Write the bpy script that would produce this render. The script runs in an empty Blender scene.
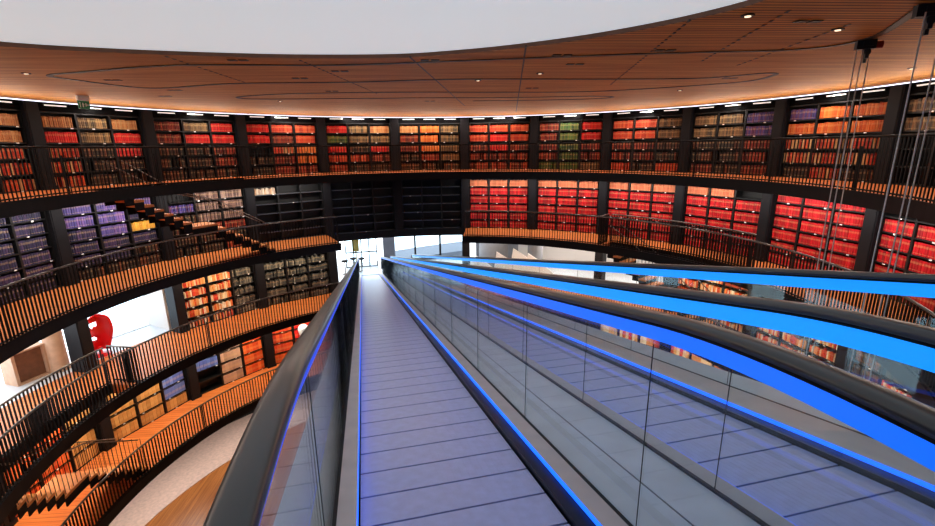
import bpy, bmesh, math, random
from mathutils import Vector, Matrix
from mathutils.geometry import tessellate_polygon
random.seed(7)
scn = bpy.context.scene
COL = scn.collection
R = 12.0
sin, cos, rad, pi = math.sin, math.cos, math.radians, math.pi
EYE = Vector((0.0, -0.946 * R, 12.83))

# ------------------------------------------------------------------ camera
F = Vector((0.06301802, 0.96728578, -0.24573757))
RT = Vector((0.99762027, -0.06795542, -0.01165573)).normalized()
UP = RT.cross(F).normalized()
cam_data = bpy.data.cameras.new('camera')
cam = bpy.data.objects.new('camera', cam_data)
COL.objects.link(cam)
cam.matrix_world = Matrix(((RT.x, UP.x, -F.x, EYE.x), (RT.y, UP.y, -F.y, EYE.y), (RT.z, UP.z, -F.z, EYE.z), (0, 0, 0, 1)))
cam_data.sensor_width = 36.0
cam_data.lens = 455.06 / 935 * 36
cam_data.clip_start = 0.03
cam_data.clip_end = 400
scn.camera = cam

# ------------------------------------------------------------------ world, exposure
world = bpy.data.worlds.new('world')
scn.world = world
world.use_nodes = True
bg = world.node_tree.nodes['Background']
bg.inputs[0].default_value = (0.88, 0.94, 1.0, 1)
bg.inputs[1].default_value = 4.0
scn.view_settings.view_transform = 'Standard'
scn.view_settings.look = 'None'
scn.view_settings.gamma = 1.0
scn.view_settings.use_curve_mapping = False
scn.view_settings.exposure = 0.0
try:
    scn.cycles.use_denoising = True
    scn.cycles.max_bounces = 14
    scn.cycles.transparent_max_bounces = 24
    scn.cycles.glossy_bounces = 12
    scn.cycles.diffuse_bounces = 3
    scn.cycles.sample_clamp_indirect = 6.0
    scn.cycles.caustics_reflective = False
    scn.cycles.caustics_refractive = False
    scn.cycles.use_light_tree = True
except Exception:
    pass
P_BAY = 62.0        # shelf strip lights, watts
P_DECK = 62.0       # lights under the decks
P_CEIL_FILL = 32.0       # added upward fill lamps below the rim, washing the ceiling
P_HALL = 110.0
S_OCULUS = 0.62

# ------------------------------------------------------------------ materials
def lin(c):
    return tuple(((v / 255) / 12.92 if v / 255 <= 0.04045 else ((v / 255 + 0.055) / 1.055) ** 2.4) for v in c)

MATS = {}
def mat(name, rgb=(128, 128, 128), rough=0.6, metal=0.0, emit=None, strength=0.0, spec=0.5, noise=0.0, nscale=8.0, bump=0.0):
    m = bpy.data.materials.new(name)
    m.use_nodes = True
    nt = m.node_tree
    b = nt.nodes['Principled BSDF']
    c = lin(rgb)
    b.inputs['Base Color'].default_value = (*c, 1)
    b.inputs['Roughness'].default_value = rough
    b.inputs['Metallic'].default_value = metal
    b.inputs['Specular IOR Level'].default_value = spec
    if emit:
        b.inputs['Emission Color'].default_value = (*lin(emit), 1)
        b.inputs['Emission Strength'].default_value = strength
    if noise:
        tc = nt.nodes.new('ShaderNodeTexCoord')
        n = nt.nodes.new('ShaderNodeTexNoise')
        n.inputs['Scale'].default_value = nscale
        n.inputs['Detail'].default_value = 5
        nt.links.new(tc.outputs['Object'], n.inputs['Vector'])
        r = nt.nodes.new('ShaderNodeValToRGB')
        r.color_ramp.elements[0].position = 0.3
        r.color_ramp.elements[1].position = 0.7
        r.color_ramp.elements[0].color = (*[v * (1 - noise) for v in c], 1)
        r.color_ramp.elements[1].color = (*[min(1, v * (1 + noise)) for v in c], 1)
        nt.links.new(n.outputs['Fac'], r.inputs['Fac'])
        nt.links.new(r.outputs['Color'], b.inputs['Base Color'])
        if bump:
            bp = nt.nodes.new('ShaderNodeBump')
            bp.inputs['Strength'].default_value = bump
            nt.links.new(n.outputs['Fac'], bp.inputs['Height'])
            nt.links.new(bp.outputs['Normal'], b.inputs['Normal'])
    MATS[name] = m
    return m

def wood_mat(name, base, dark, gap, period, axis='Y', grain=1.0, rough=0.45, gapw=0.14):
    """slatted timber: thin dark gaps every `period` metres across `axis`, with long grain"""
    m = bpy.data.materials.new(name)
    m.use_nodes = True
    nt = m.node_tree
    b = nt.nodes['Principled BSDF']
    b.inputs['Roughness'].default_value = rough
    tc = nt.nodes.new('ShaderNodeTexCoord')
    mp = nt.nodes.new('ShaderNodeMapping')
    mp.inputs['Scale'].default_value = (0.35, 5.0, 5.0) if axis == 'Y' else (5.0, 0.35, 5.0)
    nt.links.new(tc.outputs['Object'], mp.inputs['Vector'])
    n = nt.nodes.new('ShaderNodeTexNoise')
    n.inputs['Scale'].default_value = 1.3 * grain
    n.inputs['Detail'].default_value = 7
    nt.links.new(mp.outputs['Vector'], n.inputs['Vector'])
    r = nt.nodes.new('ShaderNodeValToRGB')
    r.color_ramp.elements[0].position = 0.32
    r.color_ramp.elements[1].position = 0.68
    r.color_ramp.elements[0].color = (*lin(dark), 1)
    r.color_ramp.elements[1].color = (*lin(base), 1)
    nt.links.new(n.outputs['Fac'], r.inputs['Fac'])
    sx = nt.nodes.new('ShaderNodeSeparateXYZ')
    nt.links.new(tc.outputs['Object'], sx.inputs['Vector'])
    d = nt.nodes.new('ShaderNodeMath'); d.operation = 'DIVIDE'
    d.inputs[1].default_value = period
    nt.links.new(sx.outputs[axis], d.inputs[0])
    f = nt.nodes.new('ShaderNodeMath'); f.operation = 'FRACT'
    nt.links.new(d.outputs[0], f.inputs[0])
    l = nt.nodes.new('ShaderNodeMath'); l.operation = 'LESS_THAN'
    l.inputs[1].default_value = gapw
    nt.links.new(f.outputs[0], l.inputs[0])
    mx = nt.nodes.new('ShaderNodeMix'); mx.data_type = 'RGBA'
    nt.links.new(l.outputs[0], mx.inputs['Factor'])
    nt.links.new(r.outputs['Color'], mx.inputs['A'])
    mx.inputs['B'].default_value = (*lin(gap), 1)
    nt.links.new(mx.outputs['Result'], b.inputs['Base Color'])
    MATS[name] = m
    return m

def glass_mat(name, tint, ior=1.5, boost=1.0):
    m = bpy.data.materials.new(name)
    m.use_nodes = True
    nt = m.node_tree
    nt.nodes.remove(nt.nodes['Principled BSDF'])
    out = nt.nodes['Material Output']
    t = nt.nodes.new('ShaderNodeBsdfTransparent')
    t.inputs['Color'].default_value = (*lin(tint), 1)
    g = nt.nodes.new('ShaderNodeBsdfGlossy')
    g.inputs['Roughness'].default_value = 0.015
    fr = nt.nodes.new('ShaderNodeFresnel')
    fr.inputs['IOR'].default_value = ior
    mul = nt.nodes.new('ShaderNodeMath'); mul.operation = 'MULTIPLY'; mul.use_clamp = True
    mul.inputs[1].default_value = boost
    nt.links.new(fr.outputs[0], mul.inputs[0])
    mx = nt.nodes.new('ShaderNodeMixShader')
    ge = nt.nodes.new('ShaderNodeNewGeometry')
    inv = nt.nodes.new('ShaderNodeMath'); inv.operation = 'SUBTRACT'; inv.inputs[0].default_value = 1.0
    nt.links.new(ge.outputs['Backfacing'], inv.inputs[1])
    mu2 = nt.nodes.new('ShaderNodeMath'); mu2.operation = 'MULTIPLY'
    nt.links.new(mul.outputs[0], mu2.inputs[0]); nt.links.new(inv.outputs[0], mu2.inputs[1])
    nt.links.new(mu2.outputs[0], mx.inputs[0])
    nt.links.new(t.outputs[0], mx.inputs[1])
    nt.links.new(g.outputs[0], mx.inputs[2])
    nt.links.new(mx.outputs[0], out.inputs['Surface'])
    MATS[name] = m
    return m

def book_mat(name, per_object):
    m = bpy.data.materials.new(name)
    m.use_nodes = True
    nt = m.node_tree
    b = nt.nodes['Principled BSDF']
    b.inputs['Roughness'].default_value = 0.5
    if per_object:
        src = nt.nodes.new('ShaderNodeObjectInfo').outputs['Color']
    else:
        a = nt.nodes.new('ShaderNodeAttribute'); a.attribute_name = 'cover'
        src = a.outputs['Color']
    a2 = nt.nodes.new('ShaderNodeAttribute'); a2.attribute_name = 'band'
    mx = nt.nodes.new('ShaderNodeMix'); mx.data_type = 'RGBA'
    nt.links.new(a2.outputs['Fac'], mx.inputs['Factor'])
    nt.links.new(src, mx.inputs['A'])
    mx.inputs['B'].default_value = (*lin((226, 190, 130)), 1)
    nt.links.new(mx.outputs['Result'], b.inputs['Base Color'])
    MATS[name] = m
    return m

mat('black_steel', (8, 8, 10), 0.6, 0.0, spec=0.25)
mat('canopy_black', (4, 4, 5), 0.85, spec=0.1)
mat('shelf_black', (9, 9, 11), 0.5)
mat('column_grey', (17, 17, 22), 0.6, 0.0, spec=0.25, noise=0.15, nscale=3)
mat('fascia', (8, 10, 15), 0.55, 0.0, spec=0.25)
mat('rail_steel', (120, 116, 112), 0.35, 0.6)
mat('label_white', (235, 235, 235), 0.5)
mat('steel_edge', (120, 124, 132), 0.35, 0.8)
mat('strip_white', (255, 255, 255), 0.5, emit=(255, 246, 232), strength=0.8)
mat('cove_white', (255, 255, 255), 0.5, emit=(225, 232, 255), strength=2.2)
mat('rubber', (42, 44, 48), 0.28, spec=0.7)
mat('deck_metal', (226, 234, 240), 0.35, 0.0, noise=0.08, nscale=5)
mat('inner_deck', (214, 204, 200), 0.38, 0.0, noise=0.08, nscale=6)
mat('skirt_dark', (22, 22, 34), 0.35, 0.5)
mat('groove_black', (8, 8, 10), 0.5)
mat('pallet', (196, 202, 244), 0.34, 0.0, noise=0.08, nscale=14)
mat('led_blue', (20, 60, 255), 0.4, emit=(25, 100, 255), strength=2.0)
mat('band_blue', (10, 60, 200), 0.35, emit=(14, 110, 255), strength=0.95)
mat('band_dim', (6, 30, 140), 0.35, emit=(8, 70, 245), strength=0.8)
mat('led_dim', (20, 60, 230), 0.4, emit=(15, 70, 235), strength=0.9)
mat('band_cyan', (10, 90, 210), 0.35, emit=(10, 150, 255), strength=1.0)
mat('comb_metal', (215, 220, 230), 0.3, 0.6)
mat('white_wall', (205, 200, 196), 0.8)
mat('hall_grey', (120, 122, 128), 0.7, noise=0.1, nscale=2)
mat('hall_ceiling', (215, 195, 175), 0.8)
mat('hall_floor', (205, 208, 215), 0.35)
mat('dark_wall', (20, 19, 22), 0.8)
mat('pink_carpet', (214, 182, 168), 0.95, noise=0.12, nscale=9)
mat('oculus', (225, 228, 232), 0.9, emit=(220, 230, 234), strength=S_OCULUS)  # soffit with glow added so it reads evenly pale and lights the drum
mat('red_shell', (225, 18, 24), 0.3)
mat('tan_plaster', (190, 150, 122), 0.6, noise=0.12, nscale=5)
mat('brown_panel', (110, 70, 48), 0.6, noise=0.2, nscale=5)
mat('white_paint', (240, 240, 240), 0.5)
mat('sign_green', (16, 80, 50), 0.5, emit=(20, 100, 60), strength=0.25)
mat('cable_steel', (250, 250, 250), 0.5, 0.0)
mat('hoist_blue', (36, 44, 52), 0.5)
mat('hoist_red', (150, 30, 28), 0.5)
mat('spot_glow', (255, 240, 220), 0.4, emit=(255, 225, 190), strength=1.6)
mat('yellow_panel', (225, 175, 70), 0.5)
mat('terrace_grey', (105, 108, 118), 0.8)
mat('lamp_white', (225, 235, 240), 0.4, emit=(225, 235, 240), strength=0.25)
wood_mat('ceiling_wood', (226, 162, 76), (182, 116, 46), (70, 40, 14), 0.10, 'Y', 1.0, 0.66, 0.26)
wood_mat('deck_wood', (235, 140, 72), (205, 108, 48), (150, 70, 30), 0.14, 'Y', 1.4, 0.5, 0.08)
wood_mat('floor_wood', (190, 120, 60), (150, 85, 38), (110, 60, 26), 0.18, 'X', 1.4, 0.35, 0.05)
wood_mat('tread_wood', (250, 165, 90), (230, 135, 66), (230, 135, 66), 0.3, 'X', 1.4, 0.5, 0.02)
glass_mat('glass', (249, 253, 254), 1.5, 1.4)
glass_mat('pane_glass', (240, 250, 255), 1.45, 0.8)
book_mat('book_each', True)
book_mat('book_mass', False)

# ------------------------------------------------------------------ mesh helpers
class MB:
    def __init__(self):
        self.v, self.f, self.mi, self.cover, self.band = [], [], [], [], []
    def add(self, vs, fs, mi=0, cover=None, bands=None):
        n = len(self.v)
        self.v += [tuple(p) for p in vs]
        self.f += [tuple(i + n for i in f) for f in fs]
        self.mi += [mi] * len(fs)
        if cover is not None:
            self.cover += [cover] * len(fs)
        if bands is not None:
            self.band += bands
    def box(self, x0, x1, y0, y1, z0, z1, mi=0, M=None):
        vs = [Vector((x, y, z)) for z in (z0, z1) for y in (y0, y1) for x in (x0, x1)]
        if M is not None:
            vs = [M @ p for p in vs]
        self.add(vs, [(0, 2, 3, 1), (4, 5, 7, 6), (0, 1, 5, 4), (2, 6, 7, 3), (0, 4, 6, 2), (1, 3, 7, 5)], mi)
    def tube(self, pts, r, n=6, mi=0, caps=True):
        pts = [Vector(p) for p in pts]
        rings = []
        for i, p in enumerate(pts):
            a = pts[max(i - 1, 0)]; b = pts[min(i + 1, len(pts) - 1)]
            t = (b - a).normalized()
            u = t.cross(Vector((0, 0, 1)))
            u = u.normalized() if u.length > 1e-4 else Vector((1, 0, 0))
            w = u.cross(t).normalized()
            rr = r[i] if isinstance(r, (list, tuple)) else r
            rings.append([p + (u * cos(2 * pi * k / n) + w * sin(2 * pi * k / n)) * rr for k in range(n)])
        vs = [q for g in rings for q in g]
        fs = []
        for i in range(len(pts) - 1):
            for k in range(n):
                k2 = (k + 1) % n
                fs.append((i * n + k, i * n + k2, (i + 1) * n + k2, (i + 1) * n + k))
        if caps:
            fs.append(tuple(range(n - 1, -1, -1)))
            fs.append(tuple((len(pts) - 1) * n + k for k in range(n)))
        self.add(vs, fs, mi)
    def sector(self, r0, r1, t0, t1, z0, z1, n=None, mi=0):
        """ring sector, azimuth in degrees from +Y towards +X; z0/z1 may be (start, end)"""
        if n is None:
            n = max(1, int(abs(t1 - t0) / 2.0 + 0.5))
        zz = lambda z, u: z[0] + (z[1] - z[0]) * u if isinstance(z, tuple) else z
        vs, fs = [], []
        for i in range(n + 1):
            u = i / n
            a = rad(t0 + (t1 - t0) * u)
            for r, z in ((r0, zz(z0, u)), (r1, zz(z0, u)), (r1, zz(z1, u)), (r0, zz(z1, u))):
                vs.append((r * sin(a), r * cos(a), z))
        for i in range(n):
            for k in range(4):
                k2 = (k + 1) % 4
                fs.append((i * 4 + k, (i + 1) * 4 + k, (i + 1) * 4 + k2, i * 4 + k2))
        fs.append((0, 1, 2, 3)); fs.append((n * 4 + 3, n * 4 + 2, n * 4 + 1, n * 4))
        self.add(vs, fs, mi)
    def lathe(self, prof, n=20, cx=0, cy=0, cz=0, mi=0):
        vs, fs = [], []
        for r, z in prof:
            for k in range(n):
                a = 2 * pi * k / n
                vs.append((cx + r * cos(a), cy + r * sin(a), cz + z))
        for i in range(len(prof) - 1):
            for k in range(n):
                k2 = (k + 1) % n
                fs.append((i * n + k, i * n + k2, (i + 1) * n + k2, (i + 1) * n + k))
        fs.append(tuple(range(n - 1, -1, -1)))
        fs.append(tuple((len(prof) - 1) * n + k for k in range(n)))
        self.add(vs, fs, mi)
    def mesh(self, name, mats, smooth=False):
        me = bpy.data.meshes.new(name)
        me.from_pydata(self.v, [], self.f)
        for m in (mats if isinstance(mats, (list, tuple)) else [mats]):
            me.materials.append(MATS[m])
        for p, i in zip(me.polygons, self.mi):
            p.material_index = i
            p.use_smooth = smooth
        if self.cover:
            a = me.attributes.new('cover', 'FLOAT_COLOR', 'FACE')
            a.data.foreach_set('color', [c for col in self.cover for c in (*col, 1.0)])
        if self.band:
            a = me.attributes.new('band', 'FLOAT', 'FACE')
            a.data.foreach_set('value', self.band)
        me.update()
        return me
    def build(self, name, mats, parent=None, smooth=False, origin=None):
        if origin is not None:
            ox, oy, oz = origin
            self.v = [(x - ox, y - oy, z - oz) for x, y, z in self.v]
        me = self.mesh(name, mats, smooth)
        o = bpy.data.objects.new(name, me)
        COL.objects.link(o)
        if origin is not None:
            o.location = origin
        if parent is not None:
            o.parent = parent
        return o

def tag(o, label=None, cat=None, group=None, kind=None):
    if label: o['label'] = label
    if cat: o['category'] = cat
    if group: o['group'] = group
    if kind: o['kind'] = kind
    return o
def thing(name, label, cat, loc=(0, 0, 0), rz=0.0, group=None):
    o = bpy.data.objects.new(name, None)
    COL.objects.link(o)
    o.location = loc
    o.rotation_euler = (0, 0, rz)
    o.empty_display_size = 0.2
    return tag(o, label, cat, group)
def place(name, me, parent=None, loc=(0, 0, 0), rz=0.0):
    o = bpy.data.objects.new(name, me)
    COL.objects.link(o)
    o.location = loc
    o.rotation_euler = (0, 0, rz)
    o.parent = parent
    return o
def pol(r, th, z=0.0):
    return Vector((r * sin(rad(th)), r * cos(rad(th)), z))
def area_light(name, loc, size, size_y, power, color, aim, spread=pi):
    l = bpy.data.lights.new(name, 'AREA')
    l.shape = 'RECTANGLE'; l.size = size; l.size_y = size_y
    l.energy = power; l.color = color; l.spread = spread
    o = bpy.data.objects.new(name, l)
    COL.objects.link(o)
    o.location = loc
    o.rotation_euler = (Vector(aim)).to_track_quat('-Z', 'Y').to_euler()
    return o

# ------------------------------------------------------------------ levels
T0, DT = 6.925, 360 / 22
TH = lambda k: T0 + k * DT
Z1, Z2, Z3, Z4, Z5, ZC = 11.76, 8.82, 5.88, 2.94, 0.0, 14.30
RI = 9.48
RC = R * cos(rad(DT / 2))
ORD = 'first second third fourth fifth sixth seventh eighth ninth tenth eleventh twelfth thirteenth fourteenth fifteenth sixteenth seventeenth eighteenth nineteenth twentieth twenty-first twenty-second twenty-third'.split()

# ------------------------------------------------------------------ structure
def gallery_deck(z, runs, holes, num):
    m = MB()
    for a, b in runs:
        cuts = sorted({a, b, *[h for q in holes for h in q if a < h < b]})
        for u, v in zip(cuts, cuts[1:]):
            if any(h0 <= u and v <= h1 for h0, h1 in holes):
                m.sector(RI + 0.05, 9.62, u, v, z - 0.28, z)
                m.sector(10.46, 12.42, u, v, z - 0.28, z)
            else:
                m.sector(RI + 0.05, 12.42, u, v, z - 0.28, z)
        m.sector(RI, RI + 0.05, a, b, z - 0.30, z + 0.03, mi=1)
        # dark soffit
        for u, v in zip(cuts, cuts[1:]):
            if any(h0 <= u and v <= h1 for h0, h1 in holes):
                m.sector(10.46, 12.42, u, v, z - 0.31, z - 0.281, mi=1)
                m.sector(10.43, 10.459, u, v, z - 0.31, z + 0.02, mi=1)
            else:
                m.sector(RI + 0.05, 12.42, u, v, z - 0.31, z - 0.281, mi=1)
    o = m.build('floor', ['deck_wood', 'fascia'])
    tag(o, 'timber gallery deck with black edge, %s level down from the ceiling' % ORD[num], kind='structure')
    return o
gallery_deck(Z1, [(-118, 118)], [(-76, -46)], 0)
gallery_deck(Z2, [(-118, -26.5), (7.0, 138)], [(45, 77)], 1)
gallery_deck(Z3, [(-118, -24.5), (6.5, 138)], [(-110, -78.5)], 2)
gallery_deck(Z4, [(-118, 138)], [], 3)

# bottom floor: timber disc and carpet ring
m = MB(); m.lathe([(0.01, -0.12), (10.98, -0.12), (10.98, 0.0), (0.01, 0.0)], 96)
tag(m.build('floor', 'floor_wood'), 'round timber floor at the bottom of the drum', kind='structure')
m = MB(); m.sector(10.98, 13.6, -180, 180, -0.12, 0.015, 120)
tag(m.build('floor', 'pink_carpet'), 'pale pink ring around the timber floor', kind='structure')

# ceiling with the oculus cut out of it
oc = [(-.489, -.351), (-.403, -.318), (-.298, -.294), (-.176, -.279), (-.05, -.283), (.03, -.308), (.106, -.346), (.188, -.405), (.256, -.482),
      (.285, -.56), (.27, -.70), (.2, -.82), (.05, -.9), (-.15, -.92), (-.38, -.86), (-.56, -.73), (-.65, -.57), (-.62, -.44)]
def catmull(pts, sub=6):
    out, n = [], len(pts)
    for i in range(n):
        p0, p1, p2, p3 = (Vector(pts[(i + j - 1) % n]) for j in range(4))
        for s in range(sub):
            t = s / sub
            out.append(0.5 * ((2 * p1) + (p2 - p0) * t + (2 * p0 - 5 * p1 + 4 * p2 - p3) * t * t + (3 * p1 - p0 - 3 * p2 + p3) * t ** 3))
    return out
KC = (ZC - EYE.z) / 1.414
E2 = Vector((EYE.x, EYE.y))
OC = [E2 + (p * R - E2) * KC for p in catmull(oc)]
outer = [Vector((12.7 * sin(2 * pi * i / 120), 12.7 * cos(2 * pi * i / 120))) for i in range(120)]
def holed_slab(name, mats, outer, hole, z0, z1):
    polys = [[Vector((p.x, p.y, 0)) for p in outer], [Vector((p.x, p.y, 0)) for p in hole]]
    tris = tessellate_polygon(polys)
    pts = outer + hole
    m = MB()
    n = len(pts)
    vs = [(p.x, p.y, z0) for p in pts] + [(p.x, p.y, z1) for p in pts]
    fs = [tuple(t) for t in tris] + [tuple(i + n for i in t) for t in tris]
    a, b = len(outer), len(hole)
    for i in range(a):
        j = (i + 1) % a; fs.append((i, j, j + n, i + n))
    m.add(vs, fs, 0)
    m.add([vs[a + i] for i in range(b)] + [vs[n + a + i] for i in range(b)], [(i, (i + 1) % b, (i + 1) % b + b, i + b) for i in range(b)], 1)
    return m.build(name, mats)
o = holed_slab('ceiling', ['ceiling_wood', 'brown_panel'], outer, OC, ZC, ZC + 0.10)
tag(o, 'slatted timber ceiling over the drum', kind='structure')
m = MB()
m.add([(p.x, p.y, ZC + 0.07) for p in [Vector((0, 0)) + q * 1.0 for q in OC]], [tuple(range(len(OC)))])
m.v = [(x, y, z) for x, y, z in m.v]
cxm = sum(v[0] for v in m.v) / len(m.v); cym = sum(v[1] for v in m.v) / len(m.v)
ov = [(cxm + (x - cxm) * 1.03, cym + (y - cym) * 1.03, ZC + 0.06) for x, y, z in m.v]
m = MB(); nn = len(ov)
m.add(ov + [(x, y, ZC + 0.12) for x, y, z in ov], [tuple(range(nn)), tuple(range(2 * nn - 1, nn - 1, -1))] + [(i, (i + 1) % nn, (i + 1) % nn + nn, i + nn) for i in range(nn)])
tag(m.build('ceiling', 'oculus'), 'pale grey soffit panel with added glow in the curved opening', kind='structure')
m = MB(); m.lathe([(0.01, ZC + 0.2), (15, ZC + 0.2), (15, ZC + 0.3), (0.01, ZC + 0.3)], 48)
tag(m.build('ceiling', 'dark_wall'), 'roof slab above the timber ceiling', kind='structure')

# drum walls behind the shelves
m = MB()
m.sector(12.44, 12.60, -180, 180, Z2 - 0.31, ZC + 0.19, 120)
m.sector(12.44, 12.60, -180, -118, Z3 - 0.3, Z2 - 0.31)
m.sector(12.44, 12.60, 139.1, 180, Z3 - 0.3, Z2 - 0.31)
m.sector(13.60, 13.80, -180, 180, -0.2, Z3 - 0.3, 120)
m.sector(12.42, 13.80, -180, 180, Z3 - 0.34, Z3 - 0.32, 120)
tag(m.build('wall_drum', 'dark_wall'), 'dark wall behind the shelf rings', kind='structure')
m = MB(); m.sector(12.44, 12.60, TH(-4), TH(-2) - 1, Z3, Z2 - 0.31)
m.sector(12.44, 12.60, TH(3) - 3, 139, Z3, Z2 - 0.31)
tag(m.build('wall_shelving', 'dark_wall'), 'dark wall behind the third ring of shelves', kind='structure')

# hall beyond the third level
m = MB()
m.sector(12.42, 17.6, TH(-2) - 1, 62, Z3 - 0.3, Z3)
m.sector(9.6, 12.42, -24.4, 6.4, Z3 - 0.3, Z3 - 0.004)
tag(m.build('floor', 'hall_floor'), 'pale hall floor where the moving walks land', kind='structure')
m = MB(); m.sector(12.42, 14.2, -118, TH(-4), Z3 - 0.3, Z3)
tag(m.build('floor', 'hall_floor'), 'pale floor strip along the tall windows', kind='structure')
m = MB(); m.sector(12.61, 17.7, 6, 62, Z2 - 0.3, Z2 - 0.1)
tag(m.build('ceiling', 'hall_ceiling'), 'beige ceiling of the hall', kind='structure')
m = MB()
m.sector(17.2, 17.4, 8, 17, Z3, Z2 - 0.3); tag(m.build('wall_hall_grey', 'hall_grey'), 'grey hall wall beyond the landing', kind='structure')
m = MB()
m.sector(17.2, 17.4, 17, 62, Z3, Z2 - 0.3); tag(m.build('wall_hall_pale', 'white_wall'), 'pale hall wall', kind='structure')
m = MB(); m.box(-0.08, 0.08, 0, 4.9, Z3, Z2 - 0.1, M=Matrix.Rotation(-rad(62), 4, 'Z') @ Matrix.Translation((0, 12.6, 0)))
tag(m.build('wall_hall_end', 'white_wall'), 'end wall of the hall', kind='structure')
# black beam closing the gap above the doorway
m = MB()
m.sector(11.80, 12.44, TH(-2), TH(0), Z2 - 0.36, Z2)
tag(m.build('trim_beam', 'fascia'), 'black beam above the bright doorway', kind='structure')

# doorway facade: mullioned window wall on the far side of the landing
def facade(name, P0, P1, z0, z1, nx, nz, label, thick=0.07, mt='black_steel', skip=()):
    P0, P1 = Vector(P0), Vector(P1)
    d = (P1 - P0); L = d.length
    ang = math.atan2(d.y, d.x)
    root = thing(name, label, None, (P0.x, P0.y, z0), ang)
    root['kind'] = 'structure'
    f = MB()
    for i in range(nx + 1):
        x = L * i / nx
        f.box(x - thick / 2, x + thick / 2, -0.06, 0.06, 0, z1 - z0)
    for j in range(nz + 1):
        z = (z1 - z0) * j / nz
        f.box(0, L, -0.05, 0.05, max(0, z - thick / 2), min(z1 - z0, z + thick / 2))
    f.build('window_frame', mt, root)
    g = MB(); g.box(0, L, -0.008, 0.008, 0.02, z1 - z0 - 0.02); g.build('pane', 'pane_glass', root)
    return root
facade('window_1', pol(16.6, -19.5, 0), pol(16.4, -13.2, 0), Z3, Z3 + 2.75, 4, 3, 'gridded window beside the landing of the moving walks', 0.06)
facade('window_2', pol(17.4, -10.2, 0), pol(17.6, 5.6, 0), Z3, Z3 + 2.75, 3, 1, 'wide bright window behind the landing', 0.12)
facade('window_3', pol(14.0, -112, 0), pol(14.0, -86, 0), Z3, Z2 - 0.3, 4, 1, 'tall bright window behind the curved balustrade', 0.08, 'white_paint')
facade('window_4', pol(14.0, -70, 0), pol(14.0, -58.5, 0), Z3, Z2 - 0.3, 1, 1, 'bright window bay beside the shelves of paperbacks', 0.06, 'white_paint')
m = MB(); m.sector(12.6, 14.0, TH(-4) - .8, TH(-4), Z3, Z2 - 0.3)
tag(m.build('wall_reveal', 'white_wall'), 'white reveal beside the bright window bay', kind='structure')

# yellow notice panel and grey terrace outside
c = pol(16.9, -17.3, Z3 + 0.9)
m = MB(); m.box(-0.2, 0.2, -0.03, 0.03, 0, 1.3); m.box(-0.04, 0.04, -0.02, 0.02, -0.9, 0)
o = m.build('notice_board', 'yellow_panel'); o.location = c; o.rotation_euler = (0, 0, rad(17))
tag(o, 'yellow notice board on a post outside the gridded window', 'board')
m = MB(); m.sector(19.2, 22.5, -9, 5, Z3 - 0.7, (Z3 - 0.5, Z3 + 0.1)); tag(m.build('floor', 'terrace_grey'), 'grey sloping terrace outside the wide window', kind='structure')

# ------------------------------------------------------------------ columns
for k in range(-7, 8):
    th = TH(k)
    zb = Z2 - 0.30 if k in (-1, 1) else Z4 - 0.30
    m = MB()
    m.box(-0.19, 0.19, -0.16, 0.40, zb + 0.016, ZC - 0.05)
    m.box(-0.15, 0.15, -0.175, -0.16, zb + 0.016, ZC - 0.05)
    for z in (Z4, Z3, Z2, Z1):
        if z >= zb:
            m.box(-0.2, 0.2, -0.19, -0.16, z + 0.0, z + 0.12)
    o = m.build('column', 'column_grey')
    o.location = pol(R, th); o.rotation_euler = (0, 0, -rad(th))
    where = 'standing through every gallery' if k not in (-1, 1) else ('ending at the beam above the doorway' if k == -1 else 'ending at the second gallery')
    tag(o, 'dark steel column between shelf bays, %s from the left, %s' % (ORD[k + 7], where), 'column', 'columns of the drum')
for th, r, rr, zt, lab, mt in ((-10.7, 16.0, 0.34, Z3 + 2.9, 'grey square pillar between the two bright windows', 'hall_grey'),):
    m = MB(); m.box(-rr, rr, -0.3, 0.3, 0, zt - Z3)
    o = m.build('pillar', mt); o.location = pol(r, th, Z3); o.rotation_euler = (0, 0, -rad(th))
    tag(o, lab, 'pillar')
for th, r, rr, lab in ((12.5, 14.9, 0.85, 'thick round grey pillar beyond the landing'), (22.3, 14.2, 0.42, 'slimmer round grey pillar beyond the landing')):
    m = MB(); m.lathe([(rr * 1.03, 0), (rr, .1), (rr, Z2 - 0.31 - Z3)], 28)
    o = m.build('pillar', 'hall_grey', smooth=True); o.location = pol(r, th, Z3)
    tag(o, lab, 'pillar')
m = MB(); m.lathe([(0.29, 0), (0.27, .05), (0.27, 2.6)], 28)
o = m.build('pillar', 'tan_plaster', smooth=True); o.location = pol(13.0, -75.5, Z3)
tag(o, 'round tan pillar behind the curved balustrade by the window', 'pillar')

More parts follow.
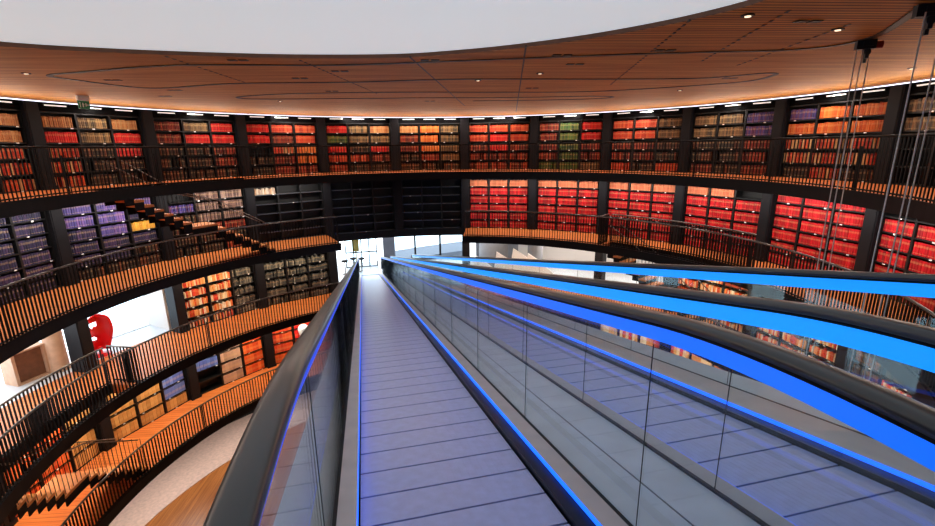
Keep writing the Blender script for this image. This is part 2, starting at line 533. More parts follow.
# ------------------------------------------------------------------ bookcases
PAL = {
 't': [(205, 140, 80), (190, 120, 66), (215, 160, 100)], 'o': [(235, 120, 40), (225, 100, 34), (240, 140, 60)],
 'r': [(225, 26, 30), (205, 20, 28), (235, 40, 36)], 'R': [(196, 14, 28), (180, 10, 24), (206, 20, 34), (165, 12, 26)],
 'c': [(215, 72, 40), (200, 60, 36), (225, 95, 50)], 'b': [(150, 44, 30), (120, 36, 28), (170, 64, 36), (90, 30, 28)],
 's': [(210, 60, 30), (190, 48, 26), (225, 90, 45)], 'n': [(130, 100, 62), (110, 84, 56), (150, 112, 70), (80, 66, 50)],
 'k': [(150, 120, 112), (120, 90, 80), (172, 142, 124), (96, 74, 70)],
 'g': [(70, 110, 50), (54, 80, 46), (110, 120, 50)], 'd': [(80, 50, 38), (46, 36, 34), (110, 60, 40), (60, 58, 50)],
 'p': [(88, 70, 150), (70, 66, 130), (120, 70, 120)], 'v': [(46, 42, 76), (40, 40, 70), (62, 48, 84), (36, 36, 60)],
 'l': [(96, 80, 148), (84, 72, 130), (114, 86, 150), (78, 70, 136)], 'y': [(240, 185, 70), (225, 165, 60)],
 'a': [(225, 130, 90), (210, 115, 80)], 'w': [(225, 210, 190), (200, 180, 160), (180, 150, 130), (215, 170, 130)],
 'm': [(240, 215, 180), (230, 150, 80), (220, 90, 40), (245, 235, 215), (215, 60, 40), (235, 175, 110)],
 'q': [(96, 92, 84), (70, 72, 70), (130, 124, 112), (60, 62, 62)],
 'T': [(200, 150, 85), (190, 140, 78), (210, 160, 95)], 'U': [(90, 120, 200), (100, 130, 205), (80, 105, 185)],
 'G': [(190, 160, 140), (180, 148, 128)], 'O': [(225, 90, 35), (215, 75, 30), (235, 110, 50)], 'x': [],
}
WORD = {'t': 'tan', 'o': 'orange', 'r': 'bright red', 'R': 'crimson', 'c': 'brick red', 'b': 'brown and red', 's': 'rust red', 'n': 'olive brown', 'g': 'green',
        'd': 'dark brown', 'p': 'purple', 'k': 'dull cream', 'v': 'navy', 'l': 'lavender', 'y': 'yellow', 'a': 'salmon', 'w': 'cream', 'm': 'white and orange', 'q': 'grey',
        'T': 'tan', 'U': 'blue', 'G': 'pale brown', 'O': 'orange', 'x': 'no'}
T1 = {-6: 'ttsss tttss ttsss', -5: 'trsss nnddd trrdd', -4: 'bbddd nrddd rrbbd', -3: 'rrxdd cbsbb ccoob', -2: 'rgrcb nndcd tnrbd', -1: 'tbbdd ooobd nnnnd',
      0: 'ccbbb crrbb ccbbb', 1: 'bbbbg ggggg rrbbn', 2: 'ccbbc ccbbd nnddc', 3: 'nnddb nnddd ppbbb', 4: 'possd oosss oossd', 5: 'nnxxx ttxxx nnxxd'}
T2 = {-7: 'vvvvvv vvvvvv vvvvvv', -6: 'vvvvvv vvvvvv vvvvvv', -5: 'llvvvd lllvvd lvyvdd', -4: 'xpdddd kkkbdd kkkbdb', -3: 'wxxxxx xxxxxx xxxxxx', -2: 'xxxxxx xxxxxx xxxxxx', -1: 'xxxxxx xxxxxx xxxxxx',
      0: 'aRRRRR aRRRRR aRRRRR', 1: 'aRRRRR aRRRRR aRRRRR', 2: 'aRRRRR aRRRRR aRRRRR', 3: 'aRRRRR aRRRRR xRRRRR', 4: 'RRRRRR RRRRRR RRRRRR', 5: 'xRRRRR xRRRRR RRRRRR', 6: 'RRRRRR RRRRRR RRRRRR'}
T3 = {-4: 'mmmmmm mmmmmm mqqqqq', -3: 'xqqqqq qqqqqq qqqqqq', 3: 'mmmmmm mmmmmm mbmbmm', 4: 'mwmwmm mmmmmm mmmmmm', 5: 'ddmddm ddddmd dddddd', 6: 'dddddd dddddd dddddd'}
T4 = {-7: 'OOOOO OOOOO OOOOO', -6: 'OOOOO OOOOO TTTTT', -5: 'TTTTT TTTTT TUUUT', -4: 'UUUxx TGGGG tOOOO', -3: 'OcccO OrrcO cccOO', -2: 'ccccc OOOOO ccccc', 2: 'mmwwm mmmmm wwmmm', 3: 'mmmmm wmmmm mmmmm', 4: 'wmmwm mmmmm mmmmm', 5: 'TTTTT OOOOO TTTTT', 6: 'OOOOO OOOOO OOOOO'}
H1, H2, H3, H4 = 2.51, 2.60, 2.60, 2.60
TIERS = [(Z1, H1, 0.26, 5, T1, 'bound_book', 'top'), (Z2, H2, 0.06, 6, T2, 'ledger', 'second'), (Z3, H3, 0.06, 6, T3, 'paperback', 'third'), (Z4, H4, 0.06, 5, T4, 'archive_box', 'fourth')]
BW = 3.0
meshes = {}
def shared(key, fn, mats):
    if key not in meshes:
        m = MB(); fn(m)
        meshes[key] = m.mesh(key, mats)
    return meshes[key]
def unit_book(m, rounded=True):
    # unit book: x 0..1 thickness, y 0 (spine) .. 1 depth, z 0..1 height
    prof = [(0.0, 1.0), (0.0, 0.06), (0.2, 0.0), (0.8, 0.0), (1.0, 0.06), (1.0, 1.0)] if rounded else [(0.02, 1.0), (0.02, 0.0), (0.98, 0.0), (0.98, 1.0)]
    zs = [0, 0.12, 0.17, 0.62, 0.80, 0.9, 1.0] if rounded else [0, 0.3, 0.55, 1.0]
    band = [0, 0.3, 0, 0.22, 0, 0] if rounded else [0, 0.2, 0]
    vs = [(x, y, z) for z in zs for x, y in prof]
    n = len(prof); fs, bd = [], []
    for i in range(len(zs) - 1):
        for k in range(n - 1):
            fs.append((i * n + k, i * n + k + 1, (i + 1) * n + k + 1, (i + 1) * n + k)); bd.append(band[i] if 0 < k < n - 2 else 0.0)
        fs.append((i * n + n - 1, i * n, (i + 1) * n, (i + 1) * n + n - 1)); bd.append(0.0)
    fs.append(tuple(range(n - 1, -1, -1))); bd.append(0.0)
    fs.append(tuple((len(zs) - 1) * n + k for k in range(n))); bd.append(0.0)
    return vs, fs, bd
UB = {k: unit_book(None, k) for k in (True, False)}
UBM = {}
for k in (True, False):
    mm = MB(); mm.add(UB[k][0], UB[k][1], 0, None, UB[k][2]); UBM[k] = mm.mesh('book' if k else 'archive_box', 'book_each')
COMP = []      # compartments of books: (screen size, kind, label, group, rounded, [ (matrix, colour) ])
TODEG = 180 / pi
def screen(p):
    d = p - EYE
    z = d.dot(F)
    if z < 0.3: return None
    return 467.5 + 455 * d.dot(RT) / z, 263 - 455 * d.dot(UP) / z, z

for ti, (z, H, head, rows, T, kind, tname) in enumerate(TIERS):
    for n_, b in enumerate(sorted(T)):
        cols = T[b].split()
        th = TH(b) + DT / 2
        words_ = []
        for cdef in cols:
            for ch in cdef:
                if WORD[ch] not in words_ and ch != 'x': words_.append(WORD[ch])
        what = ' and '.join(' '.join(w.split()[-1:]) for w in words_[:2]) if words_ else 'empty'
        nm = 'empty shelves' if not words_ else what + (' boxes' if kind == 'archive_box' else ' books')
        root = thing('bookcase', 'black bookcase of %s, %s level gallery, %s bay from the left' % (nm, tname, ORD[n_]), 'bookcase', pol(RC, th, z), -rad(th), 'bookcases of the %s gallery' % tname)
        Mr = Matrix.Translation(pol(RC, th, z)) @ Matrix.Rotation(-rad(th), 4, 'Z')
        hw = BW / 2
        place('back_panel', shared('back%d' % ti, lambda m: m.box(-hw, hw, 0.40, 0.43, 0, H), 'shelf_black'), root)
        for x in (-hw, -hw / 3, hw / 3, hw):
            place('upright', shared('up%d' % ti, lambda m: m.box(-0.03, 0.03, 0.0, 0.40, 0.0, H - head), 'shelf_black'), root, (x, 0, 0))
        rh = (H - head - 0.04) / rows
        empty = not words_ or b == -3 and ti == 1
        for i in range(rows + 1):
            if empty:
                place('shelf', shared('shelf_e', lambda m: (m.box(-hw, hw, 0.012, 0.40, 0.0, 0.03), m.box(-hw, hw, 0.0, 0.012, 0.0, 0.03, 1)), ['shelf_black', 'steel_edge']), root, (0, 0, i * rh))
            else:
                place('shelf', shared('shelf', lambda m: m.box(-hw, hw, 0.0, 0.40, 0.0, 0.035), 'shelf_black'), root, (0, 0, i * rh))
        place('canopy', shared('canopy%d' % ti, lambda m: m.box(-hw, hw, 0.0 if head > .1 else -0.04, 0.43, H - head + 0.01, H), 'canopy_black'), root)
        if ti == 0:
            for x in (-1.0, 0.0, 1.0):
                o = place('strip_light', shared('stripl', lambda m: (m.box(-0.28, 0.28, -0.035, -0.005, 0, 0.03), m.box(-0.32, 0.32, -0.03, 0.0, 0.03, 0.05, 1)), ['strip_white', 'shelf_black']), root, (x, -0.002, H - 0.1))
        for ci, cdef in enumerate(cols):
            xa = -hw + ci * BW / 3 + 0.045
            xb = -hw + (ci + 1) * BW / 3 - 0.045
            for ri, ch in enumerate(cdef):
                zs = (rows - 1 - ri) * rh + 0.035
                if ch != 'x' or random.random() < 0.15:
                    lx = random.uniform(xa + 0.1, xb - 0.1)
                    place('label_holder', shared('lab', lambda m: m.box(-0.035, 0.035, -0.012, 0.0, -0.004, 0.03), 'label_white'), root, (lx, 0, zs - 0.035))
                if ch == 'x': continue
                items, x = [], xa
                stripe = ch in 's'
                hbase = rh - 0.035
                while True:
                    if kind == 'archive_box':
                        w = 0.145; hh = hbase * 0.86; dp = 0.34; yy = 0.02
                    else:
                        w = random.uniform(0.045, 0.07); hh = hbase * random.uniform(0.72, 0.80)
                        if ch in 'R': w = 0.08; hh = hbase * 0.84
                        if ch in 'lv': w = 0.07; hh = hbase * random.uniform(0.80, 0.86)
                        if ch in 'mqw': hh = hbase * random.uniform(0.55, 0.8)
                        dp = 0.26; yy = 0.02 + random.uniform(0, 0.015)
                    if x + w > xb: break
                    if ch in 'dq' and random.random() < 0.12 or ti == 0 and ri >= 3 and random.random() < 0.06:
                        x += w; continue
                    col = list(lin(random.choice(PAL[ch])))
                    if stripe and random.random() < 0.30: col = list(lin((222, 178, 120)))
                    if ch == 'R' and random.random() < 0.06: col = list(lin((150, 20, 30)))
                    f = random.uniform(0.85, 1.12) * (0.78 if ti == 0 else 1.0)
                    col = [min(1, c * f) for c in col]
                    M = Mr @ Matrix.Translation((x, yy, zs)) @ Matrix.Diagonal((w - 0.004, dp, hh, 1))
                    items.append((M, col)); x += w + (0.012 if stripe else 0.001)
                c0 = Mr @ Vector(((xa + xb) / 2, 0, zs + hbase / 2))
                s = screen(c0)
                if s is None or not (-15 < s[0] < 950 and -10 < s[1] < 540): size = 0
                else:
                    size = 1 / s[2]
                    # the lower rows of the far side hidden by the walkways count last
                    if ti >= 2 and b > 0: size *= 0.3
                    if ti >= 2 and s[0] > 330: size *= 0.3
                noun = {'bound_book': 'bound volume', 'ledger': 'bound volume', 'paperback': 'book', 'archive_box': 'archive box'}[kind]
                lab = '%s %s, %s row, %s column, %s gallery bay of %s' % (WORD[ch], noun, ORD[ri], ORD[ci], tname, ORD[n_])
                COMP.append([size, kind, lab, WORD[ch], kind != 'archive_box', items, tname, n_, ri, ci])

NAMED = {'cream': (235, 215, 180), 'tan': (200, 150, 90), 'orange': (232, 120, 45), 'rust': (190, 70, 35), 'red': (205, 24, 30), 'maroon': (110, 34, 28), 'brown': (115, 80, 55), 'grey': (95, 94, 90),
         'green': (70, 105, 50), 'purple': (90, 72, 145), 'navy': (44, 42, 74), 'blue': (90, 120, 200), 'yellow': (238, 182, 66), 'black': (42, 36, 34), 'pinkish': (205, 165, 140)}
def cname(col):
    c = [255 * max(0, v) ** (1 / 2.2) for v in col]
    return min(NAMED, key=lambda k: sum((a - b) ** 2 for a, b in zip(c, NAMED[k])))
KN = {'bound_book': 'bound volume', 'ledger': 'bound volume', 'paperback': 'book', 'archive_box': 'archive box'}
for kind in ('bound_book', 'ledger', 'paperback', 'archive_box'):
    cs = sorted([c for c in COMP if c[1] == kind], key=lambda c: -c[0])
    n = 0; mass = MB(); done = False
    for c in cs:
        size, _, lab, w, rounded, items, tname, bn, ri, ci = c
        if not done and n + len(items) <= 300 and size > 0:
            grp = '%s on the %s shelf down, column %d of bay %d, %s gallery' % (w + ' ' + KN[kind] + 's', ORD[ri], ci + 1, bn + 1, tname)
            for bi, (M, col) in enumerate(items):
                label = '%s %s, %s in row, %s gallery, %s bay from left, %s column, %s shelf' % (cname(col), {'bound volume': 'volume'}.get(KN[kind], KN[kind]), ORD[bi], tname, ORD[bn], ORD[ci], ORD[ri])
                o = bpy.data.objects.new(kind, UBM[rounded])
                COL.objects.link(o)
                o.matrix_world = M
                o.color = (*col, 1)
                tag(o, label, 'box' if kind == 'archive_box' else 'book', grp)
            n += len(items)
        else:
            done = done or size > 0
            vs, fs, bd = UB[rounded]
            for M, col in items:
                mass.add([M @ Vector(p) for p in vs], fs, 0, tuple(col), list(bd))
    if mass.v:
        o = mass.build(kind, 'book_mass')
        tag(o, 'the many other %ss filling the %s gallery shelves farther round the drum' % (KN[kind], cs[0][6]), 'box' if kind == 'archive_box' else 'books', kind='stuff')

# ------------------------------------------------------------------ balustrades
def balustrade(z, a, b, lab, r=RI + 0.03, hgt=1.2, drop=0.22, pitch=0.115, z2=None, bw=0.018, rmat='rail_steel'):
    root = thing('balustrade', lab, 'railing', pol(r, (a + b) / 2, z))
    org = pol(r, (a + b) / 2, z)
    zf = lambda t: z if z2 is None else z + (z2 - z) * (t - a) / (b - a)
    n = max(2, int((b - a) / 2))
    m = MB(); m.tube([pol(r, a + (b - a) * i / n, zf(a + (b - a) * i / n) + hgt) for i in range(n + 1)], 0.028, 8)
    o = m.build('handrail', rmat, None, True, origin=tuple(org)); o.parent = root; o.location = (0, 0, 0)
    m = MB()
    m.sector(r - 0.02, r + 0.02, a, b, z + 0.06, z + 0.09, n)
    o = m.build('bottom_rail', 'black_steel', None, origin=tuple(org)); o.parent = root; o.location = (0, 0, 0)
    dth = pitch / r * TODEG
    k = int((b - a) / dth)
    bars = []
    for i in range(k + 1):
        t = a + i * dth
        p = pol(r, t, zf(t))
        s = screen(p + Vector((0, 0, 0.5)))
        vis = s is not None and -10 < s[0] < 945 and -10 < s[1] < 536
        bars.append((0 if not vis else 1 / s[2], t, p))
    bars.sort(key=lambda q: -q[0])
    me = shared('bar%.2f%.3f%.2f' % (drop, bw, hgt), lambda m: m.box(-0.011, 0.011, -bw, bw, -drop, hgt - 0.02), 'black_steel')
    rest = MB()
    for i, (s, t, p) in enumerate(bars):
        if i < 100 and s > 0:
            place('bar', me, root, tuple(p - org), -rad(t))
        else:
            rest.box(-0.011, 0.011, -bw, bw, -drop, hgt - 0.02, M=Matrix.Translation(p) @ Matrix.Rotation(-rad(t), 4, 'Z'))
    if rest.v:
        o = rest.build('bar', 'black_steel', None, origin=tuple(org)); o.parent = root; o.location = (0, 0, 0)
        if len(bars) > 100: o['kind'] = 'stuff'
    np_ = max(1, int((b - a) / DT))
    me = shared('post', lambda m: m.box(-0.012, 0.012, 0.028, 0.06, -0.1, 1.0), 'black_steel')
    for i in range(np_ + 1):
        t = a + (b - a) * i / np_
        place('post', me, root, tuple(pol(r, t, zf(t)) - org), -rad(t))
    return root
balustrade(Z1, -116, 116, 'black barred railing around the top gallery with steel handrail', bw=0.010, rmat='black_steel')
balustrade(Z2, -116, -27, 'black barred railing of the second gallery in front of navy and lavender books')
balustrade(Z2, 7.6, 136, 'black barred railing of the second gallery in front of crimson books')
balustrade(Z3, -116, -25, 'black barred railing of the third gallery in front of the white paperbacks and window')
balustrade(Z3, 8.0, 136, 'black barred railing of the third gallery seen through the walkway glass')
balustrade(Z4, -116, 136, 'black barred railing of the fourth gallery around the archive boxes', hgt=1.02)
balustrade(Z3, -110, -78.5, 'black inner railing beside the stair opening of the third gallery', r=10.43, drop=0.28)
balustrade(Z2, 45, 77, 'black inner railing beside the stair opening of the second gallery', r=10.43, drop=0.28)

for th, z, lab in ((-77.6, Z3, 'short railing across the end of the stair opening by the red chair'), (44.2, Z2, 'short railing across the end of the stair opening before the crimson books')):
    root = thing('balustrade', lab, 'railing', pol(9.95, th, z), -rad(th))
    m = MB(); m.tube([(0, -0.42, 1.2), (0, 0.5, 1.2)], 0.026, 8); m.build('handrail', 'rail_steel', root, True)
    m = MB(); m.box(-0.02, 0.02, -0.42, 0.5, 0.06, 0.09); m.build('bottom_rail', 'black_steel', root)
    me = shared('barx', lambda m: m.box(-0.018, 0.018, -0.011, 0.011, 0, 1.18), 'black_steel')
    for i in range(9): place('bar', me, root, (0, -0.42 + 0.115 * i, 0))
# ------------------------------------------------------------------ stairs
def stair(name, th_top, zt, th_bot, zb, lab, ri=9.64, ro=10.42, rails=True):
    """curved flight with a landing halfway"""
    root = thing(name, lab, 'staircase', pol((ri + ro) / 2, th_bot, zb))
    org = pol((ri + ro) / 2, th_bot, zb)
    def put(m, nm, mt, smooth=False):
        o = m.build(nm, mt, None, smooth, origin=tuple(org)); o.parent = root; o.location = (0, 0, 0); return o
    n = 16; tot = zt - zb; rise = tot / n
    half = n // 2
    span = th_bot - th_top
    land = 0.12 * span
    step = (span - land) / (n - 1)
    pts = []
    t = th_top
    sg = 1 if span > 0 else -1
    for i in range(1, n):
        z = zt - rise * i
        w = step
        isl = i == half
        if isl: w = step + land
        m = MB(); m.sector(ri - 0.02, ro + 0.02, min(t, t + w) - 0.1, max(t, t + w), z - 0.07, z, 3)
        put(m, 'landing' if isl else 'tread', 'tread_wood')
        m = MB(); m.sector(ri + 0.03, ro - 0.03, min(t, t + 0.12 * sg), max(t, t + 0.12 * sg), z, z + rise - 0.05, 1)
        put(m, 'riser', 'black_steel')
        pts.append((t, z, w)); t += w
    for r in (ri, ro - 0.03):
        m = MB()
        for tt, z, w in pts:
            m.sector(r, r + 0.03, min(tt, tt + w), max(tt, tt + w), z - 0.32, z - 0.071, 2)
        put(m, 'stringer', 'black_steel')
        if rails:
            m = MB()
            m.tube([pol(r + 0.015, tt + w / 2, z + 1.0) for tt, z, w in pts], 0.02, 6)
            put(m, 'handrail', 'rail_steel', True)
            m = MB()
            for tt, z, w in pts:
                for q in range(max(1, int(abs(w) * 0.1745 / 0.13))):
                    tq = tt + w * (q + .5) / max(1, int(abs(w) * 0.1745 / 0.13))
                    m.tube([pol(r + 0.015, tq, z - 0.02), pol(r + 0.015, tq, z + 1.0)], 0.009, 4)
            put(m, 'infill_bars', 'black_steel')
    return root
stair('curved_stair', -73.0, Z1, -43.0, Z2, 'curved stair with orange treads from the top gallery past the cream books')
stair('curved_stair', -107.5, Z3, -79.0, Z4, 'lowest curved stair with orange treads, under the gallery with the red chair')
stair('curved_stair', 46.5, Z2, 76.0, Z3, 'curved stair descending in front of the crimson books')

# ------------------------------------------------------------------ moving walks
HEAD = rad(-9.640224743789107)
HW, S0, WL, TAN = 1.555, 0.535, 0.846, 0.22
SEND = S0 + WL / 2 + (EYE.z - Z3 - HW) / TAN
FW = Vector((sin(HEAD), cos(HEAD), 0)); RW = Vector((cos(HEAD), -sin(HEAD), 0))
def drop(s):
    x = min(max((s - S0) / WL, 0), 1)
    d = HW + TAN * (WL * x * x / 2 + max(s - S0 - WL, 0))
    return min(d, EYE.z - Z3)
def wp(s, a, u):
    p = EYE + FW * s + RW * a
    return Vector((p.x, p.y, EYE.z - drop(s) + u))
PATH = [-1.4, -0.6, 0.0, 0.3, 0.535] + [0.535 + 0.0846 * i for i in range(1, 11)] + [1.9, 3, 5, 8, 12, 16, 20, 23, SEND - 0.01]
def sweep(m, a0, a1, u0, u1, path=PATH, mi=0):
    vs, fs = [], []
    for s in path:
        for a, u in ((a0, u0), (a1, u0), (a1, u1), (a0, u1)):
            vs.append(wp(s, a, u))
    n = len(path)
    for i in range(n - 1):
        for k in range(4):
            k2 = (k + 1) % 4
            fs.append((i * 4 + k, i * 4 + k2, (i + 1) * 4 + k2, (i + 1) * 4 + k))
    fs.append((3, 2, 1, 0)); fs.append(tuple((n - 1) * 4 + k for k in range(4)))
    m.add(vs, fs, mi)
def sweep_profile(m, prof, path, mi=0):
    vs, fs = [], []
    k = len(prof); n = len(path)
    for s in path:
        for a, u in prof: vs.append(wp(s, a, u))
    for i in range(n - 1):
        for j in range(k):
            j2 = (j + 1) % k
            fs.append((i * k + j, i * k + j2, (i + 1) * k + j2, (i + 1) * k + j))
    fs.append(tuple(range(k - 1, -1, -1))); fs.append(tuple((n - 1) * k + j for j in range(k)))
    m.add(vs, fs, mi)
RAIL = [(-0.036, -0.022), (-0.039, -0.008), (-0.032, 0.005), (-0.018, 0.010), (0.018, 0.010), (0.032, 0.005), (0.039, -0.008), (0.036, -0.022), (0.020, -0.028), (-0.020, -0.028)]
ZH = 1.038
def walkway(lab, aL, aR, gl, gr, bandL, bandR, seam_off):
    """aL/aR: pallet edges; gl/gr: glass planes"""
    root = thing('moving_walkway', lab, 'moving walkway', wp(SEND, (aL + aR) / 2, 0))
    org = tuple(wp(SEND, (aL + aR) / 2, 0))
    def put(m, nm, mt, smooth=False, label=None):
        o = m.build(nm, mt, None, smooth, origin=org); o.parent = root; o.location = (0, 0, 0)
        if label: o['label'] = label
        return o
    # pallets
    pitch = 0.272
    w = aR - aL - 0.012
    pm = MB()
    L = pitch - 0.014
    pm.box(-w / 2, w / 2, 0, L, -0.03, 0.0)
    nr = 22
    for i in range(nr):
        x = -w / 2 + w * (i + 0.5) / nr
        pm.box(x - 0.012, x + 0.012, 0.004, L - 0.004, 0.0, 0.0005)
    pme = pm.mesh('pallet', 'pallet')
    s = -1.1; i = 0; rest = MB()
    while s < SEND - pitch:
        p0, p1 = wp(s, (aL + aR) / 2, 0), wp(s + L, (aL + aR) / 2, 0)
        ang = math.atan2(p1.z - p0.z, L)
        if i < 100:
            o = place('pallet', pme, root)
            o.location = p0 - Vector(org)
            o.rotation_euler = (ang, 0, -HEAD)
        else:
            M = Matrix.Translation(p0) @ Matrix.Rotation(-HEAD, 4, 'Z') @ Matrix.Rotation(ang, 4, 'X')
            rest.box(-w / 2, w / 2, 0, L, -0.03, 0.004, M=M)
        s += pitch / math.sqrt(1 + TAN * TAN) if s > 0.9 else pitch; i += 1
    if rest.v: put(rest, 'pallet', 'pallet')['kind'] = 'stuff'
    m = MB(); sweep(m, aL - 0.02, aR + 0.02, -0.09, -0.045); put(m, 'pallet_bed', 'groove_black')
    # skirts, LED strips, inner decks
    m = MB(); sweep(m, aR + 0.004, aR + 0.083, -0.06, 0.031); put(m, 'skirt_panel', 'skirt_dark')
    m = MB(); sweep(m, aL - 0.008, aL - 0.002, -0.06, 0.029); put(m, 'skirt_panel', 'skirt_dark')
    m = MB(); sweep(m, aR + 0.083, aR + 0.087, 0.032, 0.058); put(m, 'light_strip', 'led_blue', label='blue light strip along the skirt')
    m = MB(); sweep(m, aL - 0.006, aL - 0.002, 0.030, 0.060); put(m, 'light_strip', 'led_blue', label='blue light strip along the skirt')
    m = MB(); sweep(m, aR + 0.0875, gr - 0.0095, -0.02, 0.062); put(m, 'inner_deck', 'inner_deck')
    m = MB(); sweep(m, gl + 0.0095, aL - 0.0065, -0.02, 0.062); put(m, 'inner_deck', 'inner_deck')
    m = MB(); sweep(m, gr - 0.009, gr + 0.009, -0.06, 0.064); put(m, 'glass_channel', 'groove_black')
    m = MB(); sweep(m, gl - 0.009, gl + 0.009, -0.06, 0.064); put(m, 'glass_channel', 'groove_black')
    # glass panels
    for gi, g in enumerate((gl, gr)):
        s = -1.1 + (seam_off if gi else 0.0)
        step = 1.32
        while s < SEND - 0.3:
            e = min(s + step, SEND + 0.0)
            path = [s + 0.0025] + [q for q in PATH if s + 0.006 < q < e - 0.006] + [e - 0.0025]
            m = MB(); sweep(m, g - 0.005, g + 0.005, 0.058, ZH - 0.04, path)
            put(m, 'glass_panel', 'glass')
            m = MB(); sweep(m, g - 0.0015, g + 0.0015, 0.064, ZH - 0.12, [e - 0.0018, e + 0.0018])
            put(m, 'glass_joint', 'groove_black')
            s = e
            if e >= SEND: break
    # lit rails and handrails
    for g, bm_ in ((gl, bandL), (gr, bandR)):
        m = MB(); sweep(m, g - 0.017, g + 0.017, ZH - {'band_cyan': 0.110, 'band_blue': 0.094, 'band_dim': 0.080}[bm_], ZH - 0.036); put(m, 'lit_rail', bm_, label='blue glowing rail under the handrail')
        m = MB(); sweep(m, g - 0.024, g + 0.024, ZH - 0.038, ZH - 0.026); put(m, 'rail_channel', 'black_steel')
        m = MB(); sweep_profile(m, [(g + a, ZH + u) for a, u in RAIL], PATH)
        # newel return at the landing
        top = [wp(SEND - 0.02, g, ZH - 0.02)] + [wp(SEND - 0.02, g, ZH - 0.02) + FW * (0.42 * sin(t)) + Vector((0, 0, -0.42 * (1 - cos(t)))) for t in (0.4, 0.8, 1.2, 1.57, 2.0, 2.5)]
        m.tube(top, 0.038, 8)
        put(m, 'handrail', 'rubber', True)
    # body under the walk
    m = MB(); sweep(m, gl - 0.05, gr + 0.05, -0.75, -0.10); put(m, 'truss_casing', 'fascia')
    if gl < 0:
        m = MB(); sweep(m, gl - 0.051, gl - 0.0095, -0.099, 0.045); put(m, 'outer_trim', 'deck_metal')
    else:
        m = MB(); sweep(m, gr + 0.0095, gr + 0.055, -0.099, 0.045); put(m, 'outer_trim', 'deck_metal')
    # comb plate and landing
    m = MB(); p = [SEND - 0.01, SEND + 1.3]
    vs = []
    sweep(m, aL, aR, 0.0, 0.03, p); put(m, 'comb_plate', 'comb_metal')
    return root
GL1, GR1, GL2, GR2 = -0.212, 1.052, 1.583, 2.80
walkway('moving walkway under the camera descending to the landing, nearer of the two', -0.103, 0.852, GL1, GR1, 'band_dim', 'band_blue', 1.17)
walkway('second moving walkway beyond the wide metal deck, farther from the archive boxes', 1.70, 2.45, GL2, GR2, 'band_cyan', 'band_cyan', 1.21)
# deck between the walks and outer decks
org = tuple(wp(12, 1.3, 0))
m = MB()
sweep(m, GR1 + 0.010, 1.300, -0.06, 0.055); sweep(m, 1.316, GL2 - 0.010, -0.06, 0.050); sweep(m, 1.300, 1.316, -0.06, 0.046, mi=1)
tag(m.build('deck_cover', ['deck_metal', 'steel_edge'], origin=org), 'brushed metal cover running between the two moving walkways', 'cover')
org = tuple(wp(12, -.35, 0))
m = MB(); sweep(m, -0.50, GL1 - 0.052, -0.45, 0.045)
tag(m.build('deck_cover', 'deck_metal', origin=org), 'metal side cover outside the first walkway glass, beside the open drum', 'cover')
org = tuple(wp(12, 3., 0))
m = MB(); sweep(m, GR2 + 0.056, 3.12, -0.45, 0.045)
tag(m.build('deck_cover', 'deck_metal', origin=org), 'metal side cover outside the farthest walkway glass', 'cover')

# ------------------------------------------------------------------ ceiling tracks, seams, lights
def unproj(x, y, z):
    d = F + RT * ((x - 467.5) / 455.06) + UP * ((263 - y) / 455.06)
    t = (z - EYE.z) / d.z
    return EYE + d * t
TRACK = [(0.441, -0.519), (0.506, -0.403), (0.471, -0.342), (0.349, -0.323), (0.223, -0.302), (0.037, -0.262), (-0.148, -0.228), (-0.357, -0.229), (-0.534, -0.169), (-0.60, -0.14),
         (-0.601, -0.098), (-0.54, 0.02), (-0.361, -0.04), (-0.151, -0.053), (0.047, -0.087), (0.301, -0.083), (0.483, -0.092), (0.566, -0.148), (0.60, -0.12), (0.585, -0.03),
         (0.366, 0.099), (0.15, 0.11), (-0.073, 0.102), (-0.30, 0.12), (-0.43, 0.17), (-0.44, 0.22), (-0.30, 0.23), (-0.05, 0.22), (0.2, 0.22), (0.4, 0.2), (0.44, 0.24), (0.34, 0.28), (0.1, 0.30)]
def smooth_open(pts, sub=8):
    out = []
    P = [Vector(p) for p in pts]
    for i in range(len(P) - 1):
        p0, p1, p2, p3 = P[max(i - 1, 0)], P[i], P[i + 1], P[min(i + 2, len(P) - 1)]
        for s in range(sub):
            t = s / sub
            out.append(0.5 * ((2 * p1) + (p2 - p0) * t + (2 * p0 - 5 * p1 + 4 * p2 - p3) * t * t + (3 * p1 - p0 - 3 * p2 + p3) * t ** 3))
    return out + [P[-1]]
def strip(m, pts, w, z0, z1, mi=0):
    n = len(pts); vs, fs = [], []
    for i, p in enumerate(pts):
        t = (pts[min(i + 1, n - 1)] - pts[max(i - 1, 0)]).normalized()
        q = Vector((-t.y, t.x)) * w / 2
        for s, z in ((-1, z0), (1, z0), (1, z1), (-1, z1)):
            vs.append((p.x + q.x * s, p.y + q.y * s, z))
    for i in range(n - 1):
        for k in range(4):
            k2 = (k + 1) % 4
            fs.append((i * 4 + k, i * 4 + k2, (i + 1) * 4 + k2, (i + 1) * 4 + k))
    fs.append((3, 2, 1, 0)); fs.append(tuple((n - 1) * 4 + k for k in range(4)))
    m.add(vs, fs, mi)
m = MB(); strip(m, [E2 + (p * R - E2) * KC for p in smooth_open(TRACK)], 0.10, ZC - 0.012, ZC + 0.01)
tag(m.build('ceiling_track', 'groove_black'), 'long looping dark track let into the timber ceiling', 'track')
def px2(x, y):
    p = unproj(x, y, ZC); return Vector((p.x, p.y))
for i, (a, b) in enumerate([((410, 57), (465, 106)), ((526, 46), (516, 112))]):
    m = MB(); strip(m, [px2(*a), px2(*b)], 0.03, ZC - 0.006, ZC + 0.01)
    tag(m.build('trim_%d' % (i + 1), 'groove_black'), 'straight seam in the timber ceiling', kind='structure')
